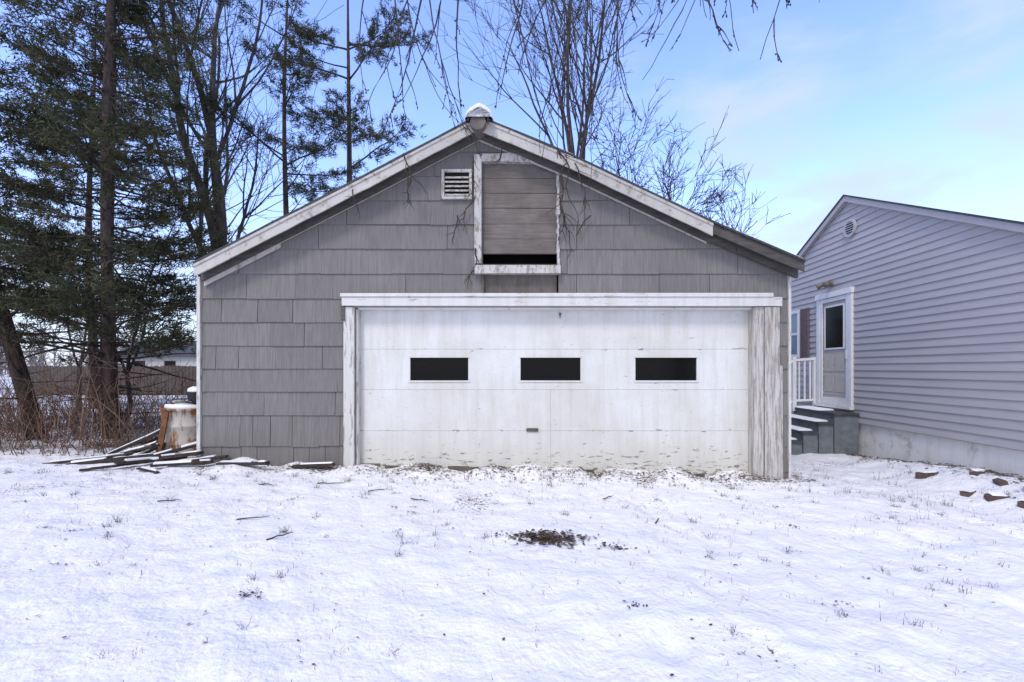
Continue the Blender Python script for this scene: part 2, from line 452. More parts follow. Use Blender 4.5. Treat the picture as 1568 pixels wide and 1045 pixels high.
for (u,v) in wins: w.box(ex(u,DY)-.01,ex(v,DY)+.01,DY+.025,DY+.03,WZ[0]-.01,WZ[1]+.01)
w.make('door_glass',[M_glass],G)
w=MB()
for (u,v) in wins:
    a,b_=ex(u,DY),ex(v,DY)
    w.box(a-.02,b_+.02,DY-.012,DY-.003,WZ[0]-.022,WZ[0],jit=.002); w.box(a-.02,b_+.02,DY-.009,DY-.003,WZ[1],WZ[1]+.012)
w.make('door_window_trim',[M_door],G,bevel=.002)
w=MB(); w.box(ex(806,DY),ex(824,DY),DY-.02,DY-.003,ez(661,DY),ez(656,DY)); w.box(ex(836,DY),ex(848,DY),DY-.02,DY-.003,ez(722,DY),ez(716,DY)); w.make('door_handle',[M_under],G,bevel=.003)
w=MB()
w.box(ex(527),ex(1192),5.915,6.0,ez(470),ez(457),jit=.003)
w.box(ex(525),ex(1178),5.90,6.0,ez(456.5),ez(451),jit=.004)
w.make('door_header',[M_whiteH],G,bevel=.003)
w=MB(); w.box(ex(528),ex(544),5.945,6.0,ZB,ez(471),jit=.003); w.box(DOOR[0]-.001,DOOR[0]+.03,6.001,DY-.002,ZB,DOOR[3]-.004)
w.make('left_jamb',[M_jamb],G,bevel=.003)
w=MB(); w.box(ex(1151),ex(1167),5.955,6.09,ZB,ez(471),jit=.004); w.box(ex(1167.5),ex(1190),5.925,6.0,ZB,ez(471),jit=.006)
w.box(ex(1190.5),ex(1196),5.955,6.0,ZB,ez(560),jit=.006)
w.make('right_post',[M_post],G,bevel=.004)
w=MB(); w.box(DOOR[0],DOOR[1],6.001,DY-.001,DOOR[3]-.025,DOOR[3]-.001); w.make('head_jamb',[M_white],G)
w=MB()
w.prism_xz([(ex(858.5),ez(488)),(ex(860.5),ez(478)),(ex(857),ez(478))],DY-.02,DY-.012); w.box(ex(525),ex(531),5.93,5.944,ez(492),ez(468))
w.make('rag_of_flashing',[M_under],G)
w=MB(); x=DOOR[0]
while x<DOOR[1]-.05:
    l=R.uniform(.05,.3); w.box(x,min(x+l,DOOR[1]),DY-.006,DY-.003,ZB,-.028*x+.035+R.uniform(-.02,.02),0,R.random(),jit=.002); x+=l+R.uniform(0,.12)
w.make('rotten_bottom_rail',[M_rot],G)

# vines on the rake / loft
w=MB(); M_vine=plain('vine_bark',(0.055,0.04,0.032),0.9)
def vine(p,d,L,r,g=0.25,n=12,lv=1):
    pts=[p]
    for i in range(n):
        d=(d+Vector((R.uniform(-.5,.5),R.uniform(-.12,.12),R.uniform(-.45,.35)-g))).normalized(); p=p+d*(L/n); p.y=min(p.y,5.93) ; pts.append(p)
        if lv and R.random()<.45: vine(p.copy(),(d+Vector((R.uniform(-1,1),-.1,R.uniform(-1,1)))).normalized(),L*.3,r*.6,g*.5,5,0)
    w.tube(pts,[r*(1-.6*i/n) for i in range(n+1)],4)
for (a,b_,L,dx) in ((618,235,.75,.2),(622,262,.4,.3),(856,232,.9,.2),(868,250,.5,-.6),(880,250,.6,.5),(540,290,.35,.1),(728,300,.5,-.1),(728,380,.5,-.3),(857,300,.6,.1),(862,330,.5,.4),(725,240,.5,-.3),(858,262,.8,0),(700,330,.4,.5),(905,330,.3,-.4),(630,275,.3,-.3),(1120,345,.3,.3),(760,205,.4,.3)):
    yy=5.73 if b_<300 and abs(a-790)>60 else 5.92
    vine(Vector((ex(a,yy),yy,ez(b_,yy))),Vector((dx,0,-.5)).normalized(),L,.0085)
w.make('climbing_vine',[M_vine])

# ------------------------------------------------------------------ neighbour house
H=empty('vinyl_sided_house',(5.97,8.2,0),-math.atan(0.05))
M_vinyl,nt,b=mk('lavender_vinyl',0.55,0.3)
n=nz(nt,coord(nt,(1,.4,3)),3,4,0.6)
c=mx(nt,mr(nt,n,.3,.7),(0.39,0.37,0.375),(0.44,0.42,0.42)); c=mx(nt,mr(nt,attr(nt,'var'),0,1,0,.3),c,(0.28,0.27,0.28))
setin(nt,b.inputs['Base Color'],c)
M_hw=plain('white_trim',(0.70,0.70,0.69),0.5,0.06)
M_found=paint('painted_block',col=(0.78,0.77,0.745),wood=(0.42,0.40,0.36),thr=0.62,scale=3,stretch=(1,1,1),soft=.06)
TP,ZP,SL=0.14,4.40,0.47
T0,T1=-3.9,4.2
HD=6.0; KX=0.19          # the ridge falls towards the back of the house
def roofz(t,x=0): return ZP-SL*abs(t-TP)-KX*x
w=MB(); z=0.40; ex_=0.113
while z<ZP-.05:
    z1=min(z+ex_,ZP-.03)
    def lim(zz):
        h=(ZP-.02-zz)/SL; return max(T0,TP-h),min(T1,TP+h)
    a0,b0=lim(z); a1,b1=lim(z1)
    bi=len(w.v)
    for (x,t,zz) in ((-.020,a0,z),(-.020,b0,z),(-.003,b1,z1),(-.003,a1,z1),(0,a0,z),(0,b0,z)): w.v.append((x,t,zz))
    w.face([bi,bi+3,bi+2,bi+1],0,R.random()*.5); w.face([bi,bi+1,bi+5,bi+4],0,1.0)
    z+=ex_
w.make('vinyl_siding',[M_vinyl],H)
w=MB()
for xx in (0.002,HD):
    b=len(w.v)
    for t,z in [(T0,.39),(T1,.39),(T1,roofz(T1,xx)-.05),(TP,roofz(TP,xx)-.05),(T0,roofz(T0,xx)-.05)]: w.v.append((xx,t,z))
    w.face([b+i for i in range(5)])
for t in (T0,T1):
    b=len(w.v)
    for x,z in ((0.002,.39),(HD,.39),(HD,roofz(t,HD)-.01),(0.002,roofz(t)-.01)): w.v.append((x,t,z))
    w.face([b,b+1,b+2,b+3])
w.make('wall_core',[M_vinyl],H)
w=MB(); w.box(.03,HD-.03,T0+.03,T1-.03,-.4,.385); w.make('block_foundation',[M_found],H)
w=MB()
for te in (T1+.3,T0-.3):
    b=len(w.v)
    for x in (-.10,HD+.1):
        for (t,z) in ((TP,roofz(TP,max(x,0))),(te,roofz(te,max(x,0)))):
            w.v.append((x,t,z+.025)); w.v.append((x,t,z-.005))
    w.face([b,b+2,b+6,b+4]); w.face([b+1,b+5,b+7,b+3]); w.face([b,b+1,b+3,b+2]); w.face([b+4,b+6,b+7,b+5]); w.face([b+2,b+3,b+7,b+6])
w.make('roof',[M_roof],H)
w=MB()
for te in (T1+.28,T0-.28):
    b=len(w.v)
    for x in (-.085,-.02):
        for (t,z) in ((TP,ZP),(te,roofz(te))):
            w.v.append((x,t,z-.008)); w.v.append((x,t,z-.10))
    w.face([b,b+1,b+3,b+2]); w.face([b+1,b+5,b+7,b+3])
w.make('rake_trim',[plain('rake_gray',(0.38,0.37,0.38),0.6,.05)],H)
w=MB()
w.box(-.055,-.0,0.0,.10,.66,2.66); w.box(-.055,-.0,.92,1.02,.66,2.66); w.box(-.07,0,-.02,1.04,2.66,2.76)
w.box(-.09,0,-.02,1.04,.61,.655)
w.box(-.045,-.02,.105,.165,.66,2.655); w.box(-.045,-.02,.855,.915,.66,2.655); w.box(-.045,-.02,.166,.854,2.58,2.655); w.box(-.045,-.02,.166,.854,.66,.80)
w.make('door_frame',[M_hw],H,bevel=.004)
w=MB(); M_bd=plain('beige_door',(0.46,0.43,0.38),0.6,.08)
w.box(-.015,-.004,.166,.854,.80,2.58)
for (a,b_,c,d) in ((.22,.48,.90,1.22),(.54,.80,.90,1.22),(.22,.48,1.28,1.58),(.54,.80,1.28,1.58)):
    w.box(-.024,-.016,a,b_,c,d)
w.make('entry_door',[M_bd],H,bevel=.004)
w=MB(); w.box(-.026,-.02,.25,.77,1.72,2.48); w.make('entry_door_glass',[M_glass],H)
w=MB()
for r in ((.22,.25,1.69,2.51),(.77,.80,1.69,2.51),(.25,.77,2.48,2.51),(.25,.77,1.69,1.72)): w.box(-.034,-.016,*r)
w.box(-.06,-.045,.12,.15,1.50,1.66)
w.make('glass_frame',[M_hw],H)
M_wg,nt,b=mk('window_glass',0.05,0.6); b.inputs['Base Color'].default_value=(0.10,0.17,0.26,1)
w=MB(); w.box(-.022,-.019,1.70,2.45,1.62,2.5); w.make('window_glass',[M_wg],H)
w=MB()
for r in ((1.64,1.71,1.56,2.56),(2.44,2.51,1.56,2.56),(1.71,2.44,2.50,2.56),(1.71,2.44,1.56,1.63),(1.71,2.44,2.04,2.09)): w.box(-.05,-.019,*r)
w.make('window_frame',[M_hw],H,bevel=.003)
w=MB(); M_shut=plain('brown_shutter',(0.16,0.11,0.115),0.6,.1)
for (a,b_) in ((1.31,1.61),(2.54,2.84)):
    w.box(-.045,-.02,a,a+.04,1.55,2.57); w.box(-.045,-.02,b_-.04,b_,1.55,2.57)
    z=1.57
    while z<2.55: w.box(-.038,-.022,a+.041,b_-.041,z,z+.03); z+=.042
w.make('shutters',[M_shut],H)
w=MB(); cz,ct,rr=3.80,.06,.155
N=28
for k in range(N):
    a0,a1=2*math.pi*k/N,2*math.pi*(k+1)/N; b=len(w.v)
    for a_ in (a0,a1):
        for r_,x in ((rr,-.018),(rr,-.055),(rr-.035,-.055),(rr-.035,-.02)): w.v.append((x,ct+r_*math.cos(a_),cz+r_*math.sin(a_)))
    for i in range(3): w.face([b+i,b+i+1,b+5+i,b+4+i])
for k in range(6):
    z=-.10+k*.04; hw=math.sqrt(max(0,(rr-.03)**2-z*z))
    w.box(-.05,-.03,ct-hw,ct+hw,cz+z-.009,cz+z+.004)
w.make('gable_vent',[plain('vent_gray',(0.42,0.42,0.44),.6,.05)],H)
w=MB(); w.box(-.028,-.023,ct-.09,ct+.09,cz-.1,cz+.1); w.make('vent_dark',[M_dark],H)
w=MB(); M_br=plain('bronze_lamp',(0.16,0.13,0.10),.5,.2,spec=.5)
w.tube([V(-.0,.6,2.92),V(-.045,.6,2.92)],[.06,.05],12)
for s in (-1,1):
    w.tube([V(-.04,.6,2.92),V(-.10,.6+.06*s,2.93)],[.012,.012],6)
    w.tube([V(-.08,.6+.05*s,2.945),V(-.13,.6+.085*s,2.92),V(-.20,.6+.13*s,2.885),V(-.21,.6+.135*s,2.88)],[.022,.04,.058,.055],12)
w.make('flood_light',[M_br],H,True)

# porch steps
S=empty('porch_steps',(5.97,8.2,0),-math.atan(0.05))
M_step=plain('gray_step_paint',(0.15,0.17,0.18),.8,.25)
w=MB(); lv=[(0,-.42,.57),(-.42,-.68,.41),(-.68,-.94,.25),(-.94,-1.2,.09)]
for i,(a,b_,z) in enumerate(lv):
    w.box(b_,a-.021,-.14,1.14,-.3,z-.045,0,.5)
w.make('step_body',[M_step],S)
w=MB()
for i,(a,b_,z) in enumerate(lv): w.box(b_-.03,a-.023,-.17,1.17,z-.044,z,0,.5)
w.make('treads',[plain('tread_dark',(0.06,0.065,0.07),.8,.3)],S,bevel=.006)
w=MB()
for i,(a,b_,z) in enumerate(lv):
    n=14; b=len(w.v)
    t0,t1=(-.05,1.1) if i else (.35,1.1)
    xa,xb=(b_-.02,a-.05) if i else (b_,a-.12)
    for k in range(n+1):
        t=t0+(t1-t0)*k/n; j=.03*noise.noise(Vector((k*.7,i*5,0)))
        w.v+= [(xa+j,t,z+.001),(xa+.03+j,t,z+.028),(xb-.03-j,t,z+.03),(xb-j,t,z+.001)]
    for k in range(n):
        for q_ in range(3): w.face([b+k*4+q_,b+k*4+q_+4,b+k*4+q_+5,b+k*4+q_+1])
    w.face([b,b+1,b+2,b+3]); w.face([b+n*4+3,b+n*4+2,b+n*4+1,b+n*4])
w.make('step_snow',[M_snowp],S,True)
RL=empty('porch_railing',(5.97,8.2,0),-math.atan(0.05))
w=MB()
def rail(x0,z0,x1,z1,t,wd,h):
    b=len(w.v)
    for x,z in ((x0,z0),(x1,z1)):
        for dt,dz in ((-wd,-h),(wd,-h),(wd,h),(-wd,h)): w.v.append((x,t+dt,z+dz))
    for k in range(4): w.face([b+k,b+(k+1)%4,b+4+(k+1)%4,b+4+k])
    w.face([b+3,b+2,b+1,b]); w.face([b+4,b+5,b+6,b+7])
for t in (1.08,):
    rail(-.02,1.53,-.45,1.50,t,.03,.025); rail(-.45,1.50,-1.2,1.02,t,.03,.025)
    rail(-.02,.72,-.45,.70,t,.02,.02); rail(-.45,.70,-1.2,.24,t,.02,.02)
    for x in (-.05,-.45,-1.2):
        zt=1.56 if x>-.5 else 1.08
        w.box(x-.035,x+.035,t-.035,t+.035,.05 if x<-1 else .5,zt)
    x=-.14
    while x>-1.15:
        zt=1.5 if x>-.45 else 1.5-(-x-.45)*.64
        w.box(x-.014,x+.014,t-.014,t+.014,zt-.79,zt); x-=.105
w.make('rails_and_balusters',[M_hw],RL,bevel=.003)

# ------------------------------------------------------------------ props on the ground
A=empty('rusty_barrel',(-4.60,6.66,0.08)); A.rotation_euler=(math.radians(4),math.radians(3),0)
M_en,nt,b=mk('rusty_enamel',.6,.25)
n=nz(nt,coord(nt,(1.6,1.6,.35)),4,5,.75,.3); xx=sep(nt,coord(nt))
f=mr(nt,ma(nt,'ADD',ma(nt,'ADD',n,mr(nt,xx[0],-.26,0.10,.24,-.03)),mr(nt,ma(nt,'ABSOLUTE',ma(nt,'SUBTRACT',xx[2],.36)),.24,.38,0,.11)),.53,.60)
setin(nt,b.inputs['Base Color'],mx(nt,f,(0.52,0.48,0.41),mx(nt,mr(nt,n,.35,.62),(0.07,.028,.014),(.30,.13,.05))))
w=MB(); N=36; prof_=[(0,.0),(.30,.0),(.315,.01),(.315,.03),(.303,.04),(.303,.23),(.313,.245),(.303,.26),(.303,.48),(.313,.495),(.303,.51),(.303,.70),(.315,.71),(.315,.735),(.30,.735),(.295,.70),(0,.70)]
for (r_,z) in prof_:
    for k in range(N):
        t=2*math.pi*k/N; dd=1+.08*noise.noise(V(math.cos(t)*1.3,math.sin(t)*1.3,z*3)) ; rr=r_*dd
        w.v.append((rr*math.cos(t),rr*math.sin(t),z))
for i in range(len(prof_)-1):
    for k in range(N):
        k2=(k+1)%N; w.face([i*N+k,i*N+k2,(i+1)*N+k2,(i+1)*N+k])
w.make('drum',[M_en],A,True)
w=MB(); w.tube([V(0,0,.702),V(0,0,.735),V(0,.01,.75),V(0,.01,.755)],[.27,.26,.19,.05],24); w.make('snow_on_lid',[M_snowp],A,True)
w=MB(); w.box(-.035,.035,-.36,-.335,-.05,.68,0,.5,Matrix.Rotation(math.radians(10),4,'Y')@Matrix.Translation((-.16,0,0))); w.make('leaning_board',[M_rust],A)
Bk=empty('black_bucket',(-4.42,6.62,.84))
w=MB(); w.tube([V(0,0,0),V(0,0,.05),V(0,0,.15),V(0,0,.17)],[.10,.115,.135,.14],20); w.tube([V(.0+.14*math.cos(a/10*math.pi),-.02,.15+.10*math.sin(a/10*math.pi)) for a in range(11)],[.006]*11,5)
w.make('pail_and_handle',[plain('black_plastic',(.02,.02,.022),.4,.2)],Bk,True)
w=MB(); w.tube([V(0,0,.165),V(0,0,.20),V(.01,0,.23),V(.01,0,.24)],[.13,.12,.07,.02],18); w.make('snow_heap',[M_snowp],Bk,True)

w=MB(); M_log=plain('dark_wood_scrap',(.045,.035,.03),.9,.5,14)
boards=[(-5.0,6.05,1.25,10,5,.07,.035,.06),(-4.55,5.95,.75,58,-4,.09,.03,.05),(-4.95,6.45,.95,28,20,.13,.03,.17),(-4.75,6.35,.85,48,24,.11,.03,.17),
    (-5.35,6.2,.9,-18,8,.07,.03,.05),(-4.15,5.9,.6,-14,8,.10,.035,.08),(-4.75,5.75,.8,38,2,.05,.025,.04),(-3.85,5.85,.55,14,6,.09,.03,.06),
    (-3.3,5.76,.65,-6,2,.08,.03,.02),(-2.45,5.8,.5,5,2,.08,.03,.02),(-4.3,5.55,.45,-28,0,.04,.02,.02),(-5.6,6.05,.7,20,4,.05,.025,.03),
    (-5.15,6.5,.9,15,26,.12,.03,.22),(-4.35,6.15,.6,30,14,.12,.035,.14),(-4.9,6.2,.7,-25,12,.10,.03,.14),(-4.0,5.7,.7,4,3,.06,.03,.04)]
for (x,y,L,a,tx,wd,h,up) in boards:
    z=gh(x,y)+up
    mt=Matrix.Translation((x,y,z))@Matrix.Rotation(math.radians(a),4,'Z')@Matrix.Rotation(math.radians(-tx),4,'Y')
    n=8; js=[R.uniform(-.004,.004) for _ in range(n+1)]
    for i in range(n):
        x0,x1=-L/2+L*i/n,-L/2+L*(i+1)/n
        w.box(x0,x1+.004,-wd/2+js[i],wd/2+js[i],-h/2,h/2+js[i]*.3,0,R.random(),mt,.002)
    s0=-L/2+R.uniform(.02,.1)
    while s0<L/2-.1:
        s1=min(L/2-.02,s0+R.uniform(.15,.5)); w.box(s0,s1,-wd/2+.01,wd/2-.008,h/2+.003,h/2+.02,1,0,mt,.006); s0=s1+R.uniform(.0,.12)
for (p0,p1,r) in ((V(-5.05,6.4,.15),V(-4.72,6.5,.42),.03),(V(-5.3,6.5,.12),V(-4.95,6.6,.36),.025),(V(-4.98,6.2,.14),V(-4.5,6.28,.20),.035),(V(-5.5,6.3,.12),V(-4.9,6.2,.22),.03)):
    w.tube([p0,(p0+p1)/2+V(0,0,.02),p1],[r,r,r*.9],8,0)
w.make('scrap_lumber',[M_log,M_snowp],bevel=.003)
w=MB(); M_brk=plain('old_brick',(.11,.075,.062),.9,.4,18)
for (x,y,s,a) in ((5.25,5.95,1.1,15),(5.1,5.25,.7,20),(5.15,5.0,.8,-10),(5.45,5.25,.7,70),(5.5,4.98,.8,30),(5.55,5.6,.6,10),(5.2,4.75,.8,30)):
    z=gh(x,y)+.01
    mt=Matrix.Translation((x,y,z))@Matrix.Rotation(math.radians(a),4,'Z')@Matrix.Rotation(R.uniform(-.25,.25),4,'X')
    w.box(-.11*s,.11*s,-.055*s,.055*s,-.04,.035*s,0,0,mt,.014)
    if R.random()<.7: w.box(-.09*s,.09*s,-.045*s,.045*s,.037*s,.037*s+.018,1,0,mt,.01)
w.make('brick_rubble',[M_brk,M_snowp],bevel=.012)

# ------------------------------------------------------------------ grass stubble, leaves, twigs
def inside_ok(x,y):
    if y>5.98 and XL-.1<x<XR+.1 and y<13.1: return False
    if x>5.85+.05*(y-8.2): return False
    if -1.3<x-5.97<0 and 8.0<y<9.5: return False
    return True
tris=[];var=[]
def blade(x,y,h,lean,ang,wd,v):
    z=gh(x,y)-.01
    c,s=math.cos(ang),math.sin(ang)
    fx,fy=-s*wd,c*wd
    m=(x+c*lean*.4,y+s*lean*.4,z+h*.62)
    t=(x+c*lean,y+s*lean,z+h)
    tris.append(((x-fx,y-fy,z),(x+fx,y+fy,z),m)); tris.append(((m[0]-fx*.6,m[1]-fy*.6,m[2]),(m[0]+fx*.6,m[1]+fy*.6,m[2]),t)); var.extend((v,v))
for k in range(4200):
    x=R.uniform(-7.5,6.0); y=R.choice([R.uniform(1.6,6),R.uniform(3.5,6.5)])
    if not inside_ok(x,y): continue
    if noise.noise(Vector((x*1.1,y*1.1,31)))<.0 and R.random()<.8: continue
    n=R.choice([1,1,1,2,2,4,6])
    v=R.random()
    for i in range(n): blade(x+R.gauss(0,.015),y+R.gauss(0,.015),R.uniform(.015,.05),R.uniform(0,.05),R.uniform(0,6.28),R.uniform(.0018,.0035),v)
for k in range(150):
    x=R.uniform(-6,6); y=R.uniform(1.9,6)
    if not inside_ok(x,y): continue
    s=.4+.6*min(1,y/4)
    for i in range(R.randint(10,34)): blade(x+R.gauss(0,.018),y+R.gauss(0,.018),s*R.uniform(.02,.065),s*R.uniform(.01,.07),R.uniform(0,6.28),s*R.uniform(.002,.004),R.random()*.4)
for k in range(44):
    x=R.choice([R.uniform(-1.9,3.4),R.uniform(3.6,5.6)]); y=R.uniform(5.3,5.95) if x<3.5 else R.uniform(4.5,7)
    for i in range(R.randint(6,18)): blade(x+R.gauss(0,.03),y+R.gauss(0,.03),R.uniform(.05,.15),R.uniform(.02,.10),R.uniform(0,6.28),R.uniform(.002,.0035),.3+R.random()*.7)
for (x,y) in ((2.0,2.55),(2.08,2.5),(1.85,2.6),(2.35,1.95),(3.1,2.0)):
    blade(x,y,R.uniform(.07,.12),.04,R.uniform(0,6.28),.002,.1)
M_gr,nt,b=mk('dry_grass',.9,.1); setin(nt,b.inputs['Base Color'],mx(nt,attr(nt,'var'),(0.04,0.034,0.026),(0.24,0.19,0.12)))
tri_mesh('dry_grass',np.array(tris),M_gr,None,np.array(var))
tris=[];var=[]
def leaf(x,y,s,zo=.0):
    z=gh(x,y)+.006+zo; a=R.uniform(0,6.28); v=R.random()
    p=[(x+s*math.cos(a+q)*rr,y+s*math.sin(a+q)*rr,z+R.uniform(0,.5)*s) for q,rr in ((0,1),(1.4,.5),(3.1,.9),(4.6,.5))]
    tris.append((p[0],p[1],p[2])); tris.append((p[0],p[2],p[3])); var.extend((v,v))
for k in range(420):
    x,y=.28+R.gauss(0,.15),3.62+R.gauss(0,.06); leaf(x,y,R.uniform(.008,.03),R.uniform(0,.006))
for k in range(40): leaf(.78+R.gauss(0,.06),3.5+R.gauss(0,.02),R.uniform(.008,.018))
for k in range(1300):
    x=R.uniform(-2,3.3) if R.random()<.7 else R.uniform(-4,3.5); y=6.0-abs(R.gauss(0,.25))
    if y<5: continue
    leaf(x,y,R.uniform(.008,.024))
for k in range(500):
    x=R.uniform(-6.5,5.8); y=R.uniform(1.7,7)
    if inside_ok(x,y): leaf(x,y,R.uniform(.005,.016))
for c in range(40):
    cx_,cy_=R.uniform(-5,5.5),R.uniform(2.4,5.8)
    for k in range(R.randint(3,16)): leaf(cx_+R.gauss(0,.04),cy_+R.gauss(0,.016),R.uniform(.005,.015))
for k in range(450):
    t=R.uniform(-3.4,.1); x=5.97+.05*t-abs(R.gauss(0,.22))-.02; leaf(x,8.2+t,R.uniform(.01,.03))
for k in range(2600):
    x=R.uniform(-12,-4.2); y=R.uniform(6.4,12); leaf(x,y,R.uniform(.02,.05))
M_lf,nt,b=mk('dead_leaves',.9,.1); setin(nt,b.inputs['Base Color'],mx(nt,attr(nt,'var'),(0.03,0.022,0.018),(0.12,0.08,0.055)))
tri_mesh('dead_leaves',np.array(tris),M_lf,None,np.array(var))
w=MB()
for (x,y,L,a) in ((-2.2,4.0,.25,20),(-1.75,3.55,.2,50),(-2.6,5.0,.22,-10),(-1.4,4.9,.2,30),(2.45,1.95,.14,-60),(1.0,4.9,.18,45),(3.3,1.9,.3,-35),(-3.2,4.4,.2,15),(1.3,4.2,.15,60),(-2.0,5.2,.3,5),(-.9,4.6,.2,-20)):
    p=V(x,y,gh(x,y)+.012); pts=[]
    for i in range(6):
        t=(i/5-.5)*L; pts.append(p+V(t*math.cos(math.radians(a)),t*math.sin(math.radians(a)),R.uniform(0,.012)))
    w.tube(pts,[.006,.006,.005,.005,.004,.002],5)
w.make('fallen_twigs',[M_vine],smooth=True)

# ------------------------------------------------------------------ trees
M_bark,nt,b=mk('gray_bark',.9,.15)
n=nz(nt,coord(nt,(9,9,1.6)),1.5,4,.7); setin(nt,b.inputs['Base Color'],mx(nt,mr(nt,n,.35,.65),(0.028,0.025,0.023),(0.095,0.082,0.075)))
M_pbark,nt,b=mk('pine_bark',.9,.15)
n=nz(nt,coord(nt,(10,10,3)),1.5,4,.7); setin(nt,b.inputs['Base Color'],mx(nt,mr(nt,n,.35,.65),(0.020,0.016,0.014),(0.095,0.068,0.056)))
M_need,nt,b=mk('pine_needles',.7,.2)
n=nz(nt,coord(nt),1.6,2,.6)
c=mx(nt,attr(nt,'var'),(0.017,0.022,0.012),(0.078,0.083,0.038)); c=mx(nt,mr(nt,n,.5,.7,0,.7),c,(0.085,0.073,0.035))  # random green variation; its pale end paints in sunlit highlights
setin(nt,b.inputs['Base Color'],c)

def rv(rng):
    v=Vector((rng.gauss(0,1),rng.gauss(0,1),rng.gauss(0,1))); return v.normalized()
def perp(d,rng):
    v=rv(rng); v=v-d*v.dot(d); return v.normalized()
def grow(T,p,d,L,r,lvl,rng,up,nch,wig,rmin):
    nseg=max(3,min(10,int(L/.35)+2)); pts=[p.copy()]; rad=[r]; ds=[d]
    for i in range(nseg):
        d=(d+rv(rng)*wig+Vector((0,0,up))).normalized(); p=p+d*(L/nseg); t=(i+1)/nseg
        pts.append(p.copy()); rad.append(max(rmin*.7,r*(1-.7*t))); ds.append(d)
    T.tube(pts,rad,7 if r>.06 else 5 if r>.02 else 3)
    if lvl<=0: return
    for k in range(nch[lvl]):
        t=rng.uniform(.22,1.0); i=min(nseg,int(t*nseg+.5)); a=math.radians(rng.uniform(22,55))
        dd=ds[i]*math.cos(a)+perp(ds[i],rng)*math.sin(a)
        grow(T,pts[i],dd,L*rng.uniform(.38,.68)*(1.15-.45*t),max(rmin,rad[i]*rng.uniform(.45,.7)),lvl-1,rng,up,nch,wig,rmin)
def bare_tree(name,base,trunk_h,r,mains,seed,up=.06,nch=(0,4,5,6,6),wig=.13,rmin=.007,lvl=3,lean=(0,0)):
    rng=random.Random(seed); T=MB()
    b=Vector(base); top=b+Vector((lean[0],lean[1],trunk_h))
    pts=[b+Vector((0,0,-.3)),b+Vector((0,0,.25)),b.lerp(top,.5)+Vector((rng.uniform(-.1,.1),0,0)),top]
    T.tube(pts,[r*1.5,r*1.15,r*.95,r*.85],9)
    for (dx,dy,L,rr,start) in mains:
        d=Vector((dx,dy,1)).normalized(); p=b.lerp(top,start)
        grow(T,p,d,L,rr,lvl,rng,up,nch,wig,rmin)
    return T.make(name,[M_bark],smooth=True)
bare_tree('bare_maple_tree',(-7.2,11.7,0),4.2,.19,[(-.24,.05,7.5,.12,.95),(-.02,.1,8,.12,1),(.16,-.05,7.5,.10,.98),(-.5,0,6,.07,.8),(.42,.1,4.0,.05,.85),(-.35,.2,7,.08,.9)],21,nch=(0,4,5,7,6),lvl=3,wig=.10)
bare_tree('bare_maple_tree',(-9.9,15,0),3.5,.12,[(-.15,.05,7.5,.08,1),(.12,.1,8,.08,1),(.3,-.05,6,.06,.9)],22,nch=(0,4,5,6,6),lvl=3,wig=.12)
bare_tree('bare_ash_tree',(2.1,15.6,0),7.0,.15,[(-.36,0,6.5,.06,.95),(-.2,.1,7,.07,1),(-.05,0,7.5,.08,1),(.08,.1,7.5,.08,1),(.22,0,7,.06,1),(.02,-.1,6.5,.055,.96),(.36,0,5,.045,.92),(-.12,.2,7,.05,.9),(.14,-.2,6.5,.05,.93)],33,up=.06,nch=(0,4,5,6,6),wig=.10,lvl=3,rmin=.008)
bare_tree('bare_locust_tree',(4.7,16.2,0),3.9,.10,[(-.45,0,4.4,.05,.95),(-.1,.1,4.8,.06,1),(.25,.1,4.6,.06,1),(.5,0,4.2,.05,1),(.9,0,3.6,.04,.9)],44,up=.04,nch=(0,4,6,7,6),wig=.16,lvl=3,rmin=.010)
bare_tree('bare_locust_tree',(7.0,17.5,0),2.6,.08,[(-.4,0,4.0,.045,.95),(.1,.1,4.4,.05,1),(.5,0,3.6,.04,1)],45,up=.03,nch=(0,5,6,7,6),wig=.16,lvl=3,rmin=.010)
bare_tree('bare_sapling',(-8.6,10.5,0),1.2,.05,[(-.3,0,3.2,.03,.95),(.1,.1,3.6,.035,1),(.35,0,3.2,.03,1)],46,up=.03,nch=(0,4,5,6,6),wig=.15,lvl=2,rmin=.005)
bare_tree('bare_sapling',(-11.5,12.5,0),1.4,.06,[(-.3,0,3.6,.03,.95),(.1,.1,4,.035,1),(.45,0,3.4,.03,1)],47,up=.03,nch=(0,4,5,6,6),wig=.15,lvl=2,rmin=.005)

